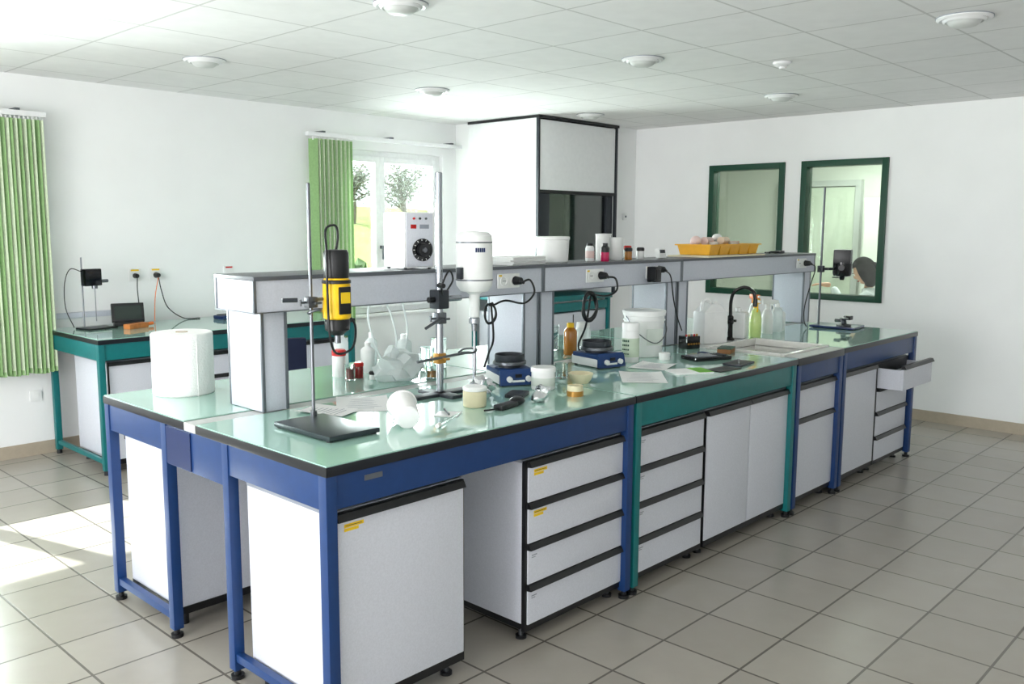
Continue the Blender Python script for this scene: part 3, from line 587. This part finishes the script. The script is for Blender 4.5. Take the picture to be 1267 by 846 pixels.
b=B(); b.box(-.11,-.08,0,.11,.08,.012,black,.004); b.cyl((-.06,.05,.012),(-.06,.05,.50),.005,steel); b.box(-.065,.0,.30,.06,.06,.42,blackg,.01); b.cyl((.02,.03,.28),(.02,.03,.30),.02,steel); b.cyl((.02,.03,.05),(.02,.03,.28),.003,steel); b.cyl((.06,.03,.33),(.12,.03,.33),.012,steel)
b.tube([(-.06,.05,.40),(-.13,.07,.42),(-.17,.08,.32),(-.16,.1,.15),(-.10,.11,.01)],.003,black)
b.done('small_stirrer_stand',(1.0,4.20,zb),.2)
b=B(); b.box(-.10,-.05,0,.10,.05,.03,black,.004); M=T(0,.02,.02)@RX(-.25); b.box(-.11,-.02,0,.11,.02,.14,black,.006,M); b.box(-.09,-.0225,.02,.09,-.02,.12,mat('lcd_screen',(40,52,48),.2),0,M); b.done('digital_display_unit',(1.25,4.26,zb),-.3)
b=B(); b.box(-.10,-.03,0,.08,.03,.035,mat('wood_block',(196,120,60),.6,noise=.2),.005); b.cyl((.08,0,.02),(.15,0,.02),.012,orange); b.done('wooden_handle_tool',(1.22,4.05,zb),.4)
b=B(); b.box(-.09,-.06,0,.09,.06,.03,blued,.01); b.box(-.07,-.045,.03,.07,.045,.036,black,.006); b.done('dark_blue_case',(2.0,4.2,zb),.2)
for (x,n) in ((1.40,0),(1.56,0),(2.17,1)):
    b=B(); b.box(-.045,-.010,-.045,.045,0,.045,white,.004); b.lathe([(.022,0),(.022,.003),(.018,-.002),(0,-.002)],white,M=T(0,-.010,0)@RX(math.pi/2)); b.box(-.03,-.0115,.03,.03,-.010,.042,yl if not n else red); b.done('wall_socket',(x,YW,1.24))
b=B(); b.cyl((0,0,0),(0,-.04,0),.02,black,.016,bev=.003); b.tube([(0,-.035,-.01),(-.01,-.05,-.1),(.0,-.04,-.22),(-.01,-.05,-.32),(-.03,-.07,-.341)],.004,black); b.done('black_power_cable',(1.40,YW-.013,1.235))
b=B(); b.cyl((0,0,0),(0,-.05,0),.022,black,.016,bev=.003); b.tube([(0,-.04,-.01),(.01,-.06,-.12),(.06,-.05,-.25),(.16,-.10,-.335),(.28,-.12,-.341)],.004,black); b.tube([(-.0,-.04,-.01),(-.04,-.06,-.15),(-.06,-.08,-.28),(-.08,-.12,-.34)],.003,orange); b.done('black_power_cable',(1.56,YW-.013,1.235))
b=B(); b.box(-.04,-.010,-.04,.04,0,.04,white,.004); b.lathe([(.022,0),(.022,.002),(0,.002)],white,M=T(0,-.010,0)@RX(math.pi/2)); b.done('wall_socket',(.66,YW,.42))
b=B(); b.box(-.02,-.03,-.035,.02,0,.035,white,.004); b.box(-.012,-.033,-.01,.012,-.03,.01,alu); b.done('wall_thermostat',(6.05,3.378,1.72))
# chair behind bench
b=B(); 
for k in range(5):
    a=2*math.pi*k/5; b.tube([(0,0,.10),(.16*math.cos(a),.16*math.sin(a),.085),(.27*math.cos(a),.27*math.sin(a),.055)],.014,black); b.cyl((.27*math.cos(a)-.02*math.sin(a),.27*math.sin(a)+.02*math.cos(a),.028),(.27*math.cos(a)+.02*math.sin(a),.27*math.sin(a)-.02*math.cos(a),.028),.028,black,seg=16)
b.cyl((0,0,.09),(0,0,.5),.02,steel); b.box(-.21,-.21,.50,.21,.21,.57,bluef,.03); b.tube([(0,.18,.5),(0,.27,.55),(0,.27,.80)],.015,black); b.box(-.16,.235,.70,.16,.285,.98,bluef,.03)
b.done('lab_chair',(1.30,2.45,0),math.radians(160))

# ---------------- office: desk, chair, person
b=B(); b.box(6.62,1.55,.70,7.7,2.3,.73,mat('desk_wood',(196,178,150),.5),.004)
for x in (6.66,7.66):
    for y in (1.6,2.25): b.box(x-.02,y-.02,0,x+.02,y+.02,.70,darkg)
b.box(7.1,1.95,.73,7.3,2.1,.745,black,.004); b.cyl((7.2,2.02,.74),(7.2,2.02,.85),.015,black); b.box(6.98,2.0,.83,7.42,2.03,1.12,black,.006); b.done('office_desk')
b=B()
for k in range(5):
    a=2*math.pi*k/5; b.tube([(0,0,.09),(.25*math.cos(a),.25*math.sin(a),.05)],.014,black,sub=1); b.sph((.25*math.cos(a),.25*math.sin(a),.028),.028,black,seg=12)
b.cyl((0,0,.08),(0,0,.40),.02,steel); b.box(-.22,-.22,.38,.22,.22,.45,bluef,.02); b.tube([(0,-.2,.40),(0,-.30,.46),(0,-.30,.66)],.014,black); b.box(-.19,-.33,.55,.19,-.28,.82,bluef,.018); b.done('office_chair',(6.95,1.02,0))
def skinmesh(name,verts,edges,rad,m,parent,sub=2,root=0):
    me=bpy.data.meshes.new(name); me.from_pydata(verts,edges,[]); me.materials.append(m)
    o=bpy.data.objects.new(name,me); SC.collection.objects.link(o); o.parent=parent
    sk=o.modifiers.new('skin','SKIN'); sk.use_smooth_shade=True
    lay=me.skin_vertices[0].data
    for i,r in enumerate(rad): lay[i].radius=(r,r) if not isinstance(r,tuple) else r; lay[i].use_root=(i==root)
    s=o.modifiers.new('sub','SUBSURF'); s.levels=sub; s.render_levels=sub
    return o
P=bpy.data.objects.new('seated_person',None); SC.collection.objects.link(P); P.location=(6.95,1.03,.055); P.rotation_euler=(0,0,math.radians(12))
V=[(0,0,.52),(0,.02,.66),(0,.06,.82),(0,.10,.94),(0,.12,1.0),
   (.15,.10,.93),(.23,.16,.74),(.14,.42,.76), (-.15,.10,.93),(-.22,.26,.80),(-.12,.42,1.0)]
E=[(0,1),(1,2),(2,3),(3,4),(3,5),(5,6),(6,7),(3,8),(8,9),(9,10)]
skinmesh('coat_body',V,E,[(.15,.12),(.13,.11),(.14,.11),(.11,.08),(.05,.05),.06,.048,.036,.06,.048,.036],coat,P)
V=[(0,0,.50),(.09,.02,.49),(.11,.44,.48),(.11,.46,.06),(.11,.58,.0),(-.09,.02,.49),(-.11,.44,.48),(-.11,.46,.06),(-.11,.58,.0)]
skinmesh('legs',V,[(0,1),(1,2),(2,3),(3,4),(0,5),(5,6),(6,7),(7,8)],[.12,.09,.065,.045,.035,.09,.065,.045,.035],trous,P)
V=[(0,.10,.97),(0,.13,1.05)]; skinmesh('neck',V,[(0,1)],[.052,.05],skin,P)
for s in (1,-1):
    x=.13*s; y=.45; z=.765 if s>0 else 1.02
    V=[(x,y-.02,z),(x,y+.05,z)]; E=[(0,1)]; R=[.024,.032]
    for k,(dx,ln) in enumerate(((-.028,.062),(-.009,.075),(.010,.07),(.027,.055))):
        i=len(V); V+= [(x+dx,y+.085,z+.004),(x+dx*1.15,y+.085+ln*.55,z+.002),(x+dx*1.2,y+.085+ln,z-.014)]; E+=[(1,i),(i,i+1),(i+1,i+2)]; R+=[.009,.0085,.007]
    i=len(V); V+=[(x-.034*s,y+.05,z),(x-.05*s,y+.085,z-.006)]; E+=[(1,i),(i,i+1)]; R+=[.011,.009]
    skinmesh('hand',V,E,R,skin,P,1)
b=B(); bm=bmesh.new(); bmesh.ops.create_uvsphere(bm,u_segments=28,v_segments=20,radius=1)
for v in bm.verts:
    x,y,z=v.co; w=.072*(1-.18*max(0,-z)); v.co=Vector((x*w,y*(.092-.012*max(0,-z)),z*.118))
    if y>.85 and -.25<z<.12 and abs(x)<.2: v.co.y+=.018*(1-abs(x)*4)
    if y>.3 and z<-.6: v.co.y+=.012
b.put(bm,skin,True)
for s in (-1,1):
    b.sph((.028*s,.078,.008),.012,white,seg=12); b.sph((.028*s,.089,.008),.0055,black,seg=10); b.sph((.072*s,-.005,-.005),.02,skin,(.4,.8,1.3),12); b.box(.029*s-.013,.086,.024,.029*s+.013,.092,.029,hair)
b.sph((0,.084,-.058),.018,mat('lips',(180,90,85),.5),(1.2,.5,.4),12)
bm=bmesh.new(); bmesh.ops.create_uvsphere(bm,u_segments=36,v_segments=26,radius=1)
for v in bm.verts:
    x,y,z=v.co; k=1+.04*math.sin(30*x+9*z); v.co=Vector((x*.094*k,(y*.112-.012),z*.130+.016))
    if y>.35 and z<.42: v.co=Vector((v.co.x*.80,v.co.y*.35,v.co.z))
    if z<-.3 and y<=.35: v.co.z-=.05*(-z)
b.put(bm,hair,True); b.tube([(0,-.09,.03),(0,-.13,0),(0,-.135,-.08),(0,-.12,-.16)],.03,hair,12,rs=(.034,.012))
h=b.done('head',(0,.165,1.145),0,P,80); h.rotation_euler=(math.radians(-28),0,math.radians(-8))

# ---------------- outdoors
grass=mat('meadow_grass',(126,140,74),.95,noise=.25,ns=.6)
b=B(); bm=bmesh.new(); n=50; vs=[]
for i in range(n+1):
    row=[]
    for j in range(n+1):
        x=-30+110*i/n; y=YW+.4+(60*(j/n)**1.5); d=y-YW
        z=-.3+min(2.9,max(0,d-5)*.085)+.5*mnoise.noise(Vector((x*.05,y*.05,0)))*min(1,d/20); row.append(bm.verts.new((x,y,z)))
    vs.append(row)
for i in range(n):
    for j in range(n): bm.faces.new((vs[i][j],vs[i+1][j],vs[i+1][j+1],vs[i][j+1]))
b.put(bm,grass,True); b.done('ground_meadow')
bark=mat('tree_bark',(130,122,110),.9); leafm=mat('tree_leaves',(138,148,124),.9,noise=.3,ns=3); hedge=mat('hedge_leaves',(60,88,40),.9,noise=.3,ns=5)
def tree(name,x,y,z,h,r,m,n=700,seed=1):
    rnd=random.Random(seed); b=B(); b.tube([(0,0,0),(.1,0,h*.3),(0,.1,h*.6)],.12,bark,8,rs=(.14,.06)); tips=[]
    for k in range(22):
        a=rnd.uniform(0,6.28); e=rnd.uniform(.1,1.3); s=(0,.05,h*rnd.uniform(.25,.6)); t=(math.cos(a)*math.cos(e)*r,math.sin(a)*math.cos(e)*r,s[2]+math.sin(e)*h*.42)
        mid=tuple((s[i]+t[i])/2+(.15 if i==2 else 0) for i in range(3)); b.tube([s,mid,t],.03,bark,5,3,rs=(.05,.015)); tips+= [mid,t]
    bm=bmesh.new()
    for k in range(n):
        c=Vector(rnd.choice(tips))+Vector([rnd.gauss(0,r*.16) for _ in range(3)]); q=rnd.uniform(.06,.13); u=Vector([rnd.gauss(0,1) for _ in range(3)]).normalized(); w=u.orthogonal().normalized()
        bm.faces.new([bm.verts.new(c+u*q),bm.verts.new(c+w*q*.6),bm.verts.new(c-u*q),bm.verts.new(c-w*q*.6)])
    b.put(bm,m,False); b.done(name,(x,y,z))
tree('garden_tree',27.2,32.5,1.6,3.0,1.25,leafm,1100,2); tree('garden_tree',25.4,34.2,1.7,3.2,1.1,leafm,900,5); tree('garden_tree',29.5,31.2,1.6,1.8,.9,leafm,600,9)
b=B()
for k in range(30):
    b.crumple((5.0+.28*k,9.6+.05*k,.45+.1*math.sin(k)),.42,hedge,.5,(1,.9,1.1),4,3,False,k)
b.done('garden_hedge')

# ---------------- lights
wd=bpy.data.worlds.new('world'); SC.world=wd; wd.use_nodes=True; nt=wd.node_tree; bg=nt.nodes['Background']
tc=nt.nodes.new('ShaderNodeTexCoord'); sp=nt.nodes.new('ShaderNodeSeparateXYZ'); cr=nt.nodes.new('ShaderNodeValToRGB')
nt.links.new(tc.outputs['Generated'],sp.inputs[0]); nt.links.new(sp.outputs['Z'],cr.inputs[0]); nt.links.new(cr.outputs[0],bg.inputs[0])
cr.color_ramp.elements[0].color=(.95,.97,1,1); cr.color_ramp.elements[1].color=(.78,.87,1,1); bg.inputs[1].default_value=2.2
def sun(d,s):
    l=bpy.data.lights.new('sun','SUN'); l.energy=s; l.angle=.012; l.color=(1,.97,.93); o=bpy.data.objects.new('sun',l); SC.collection.objects.link(o); o.rotation_euler=Vector(d).to_track_quat('-Z','Y').to_euler()
sun((.28,-.95,-.66),23)
def area(name,loc,d,sx,sy,e,col=(1,1,1)):
    l=bpy.data.lights.new(name,'AREA'); l.shape='RECTANGLE'; l.size=sx; l.size_y=sy; l.energy=e; l.color=col; o=bpy.data.objects.new(name,l); SC.collection.objects.link(o); o.location=loc; o.rotation_euler=Vector(d).to_track_quat('-Z','Z').to_euler()
area('window_skylight_1',(-.6,YW+.4,1.3),(0,-1,-.0),2.0,.9,320,(.95,.98,1)); area('window_skylight_2',(3.76,YW+.4,1.6),(0,-1,-.15),1.5,1.4,210,(.95,.98,1))
area('added_end_fill',(-4.9,0,1.25),(1,.05,.14),8.6,2.3,365,(.97,.985,1))  # added fill at the open end behind the camera; no glazing there
area('added_ceiling_uplight',(-6.6,0,-.6),(1,0,.75),8.0,3.0,680,(1,.99,.975))  # added uplight to brighten the ceiling from outside; no terrace modelled
area('office_fill',(7.7,1.5,H-.05),(0,0,-1),1.6,1.6,90)  # added fill without a fixture, brightens the closed office
# ---------------- camera
y,p,r,f=.7577,-.1298,.0044,1095.92
F=Vector((math.cos(y)*math.cos(p),math.sin(y)*math.cos(p),math.sin(p))); R=Vector((math.sin(y),-math.cos(y),0)); U=R.cross(F)
R2=R*math.cos(r)+U*math.sin(r); U2=R2.cross(F)
cd=bpy.data.cameras.new('camera'); co=bpy.data.objects.new('camera',cd); SC.collection.objects.link(co)
cd.sensor_width=36; cd.lens=f/1267*36; cd.clip_start=.05; cd.clip_end=200
Mx=Matrix((R2,U2,-F)).transposed().to_4x4(); Mx.translation=Vector((-1.4878,-2.1703,1.6149)); co.matrix_world=Mx
SC.camera=co
SC.view_settings.view_transform='Standard'; SC.view_settings.look='None'; SC.view_settings.exposure=0
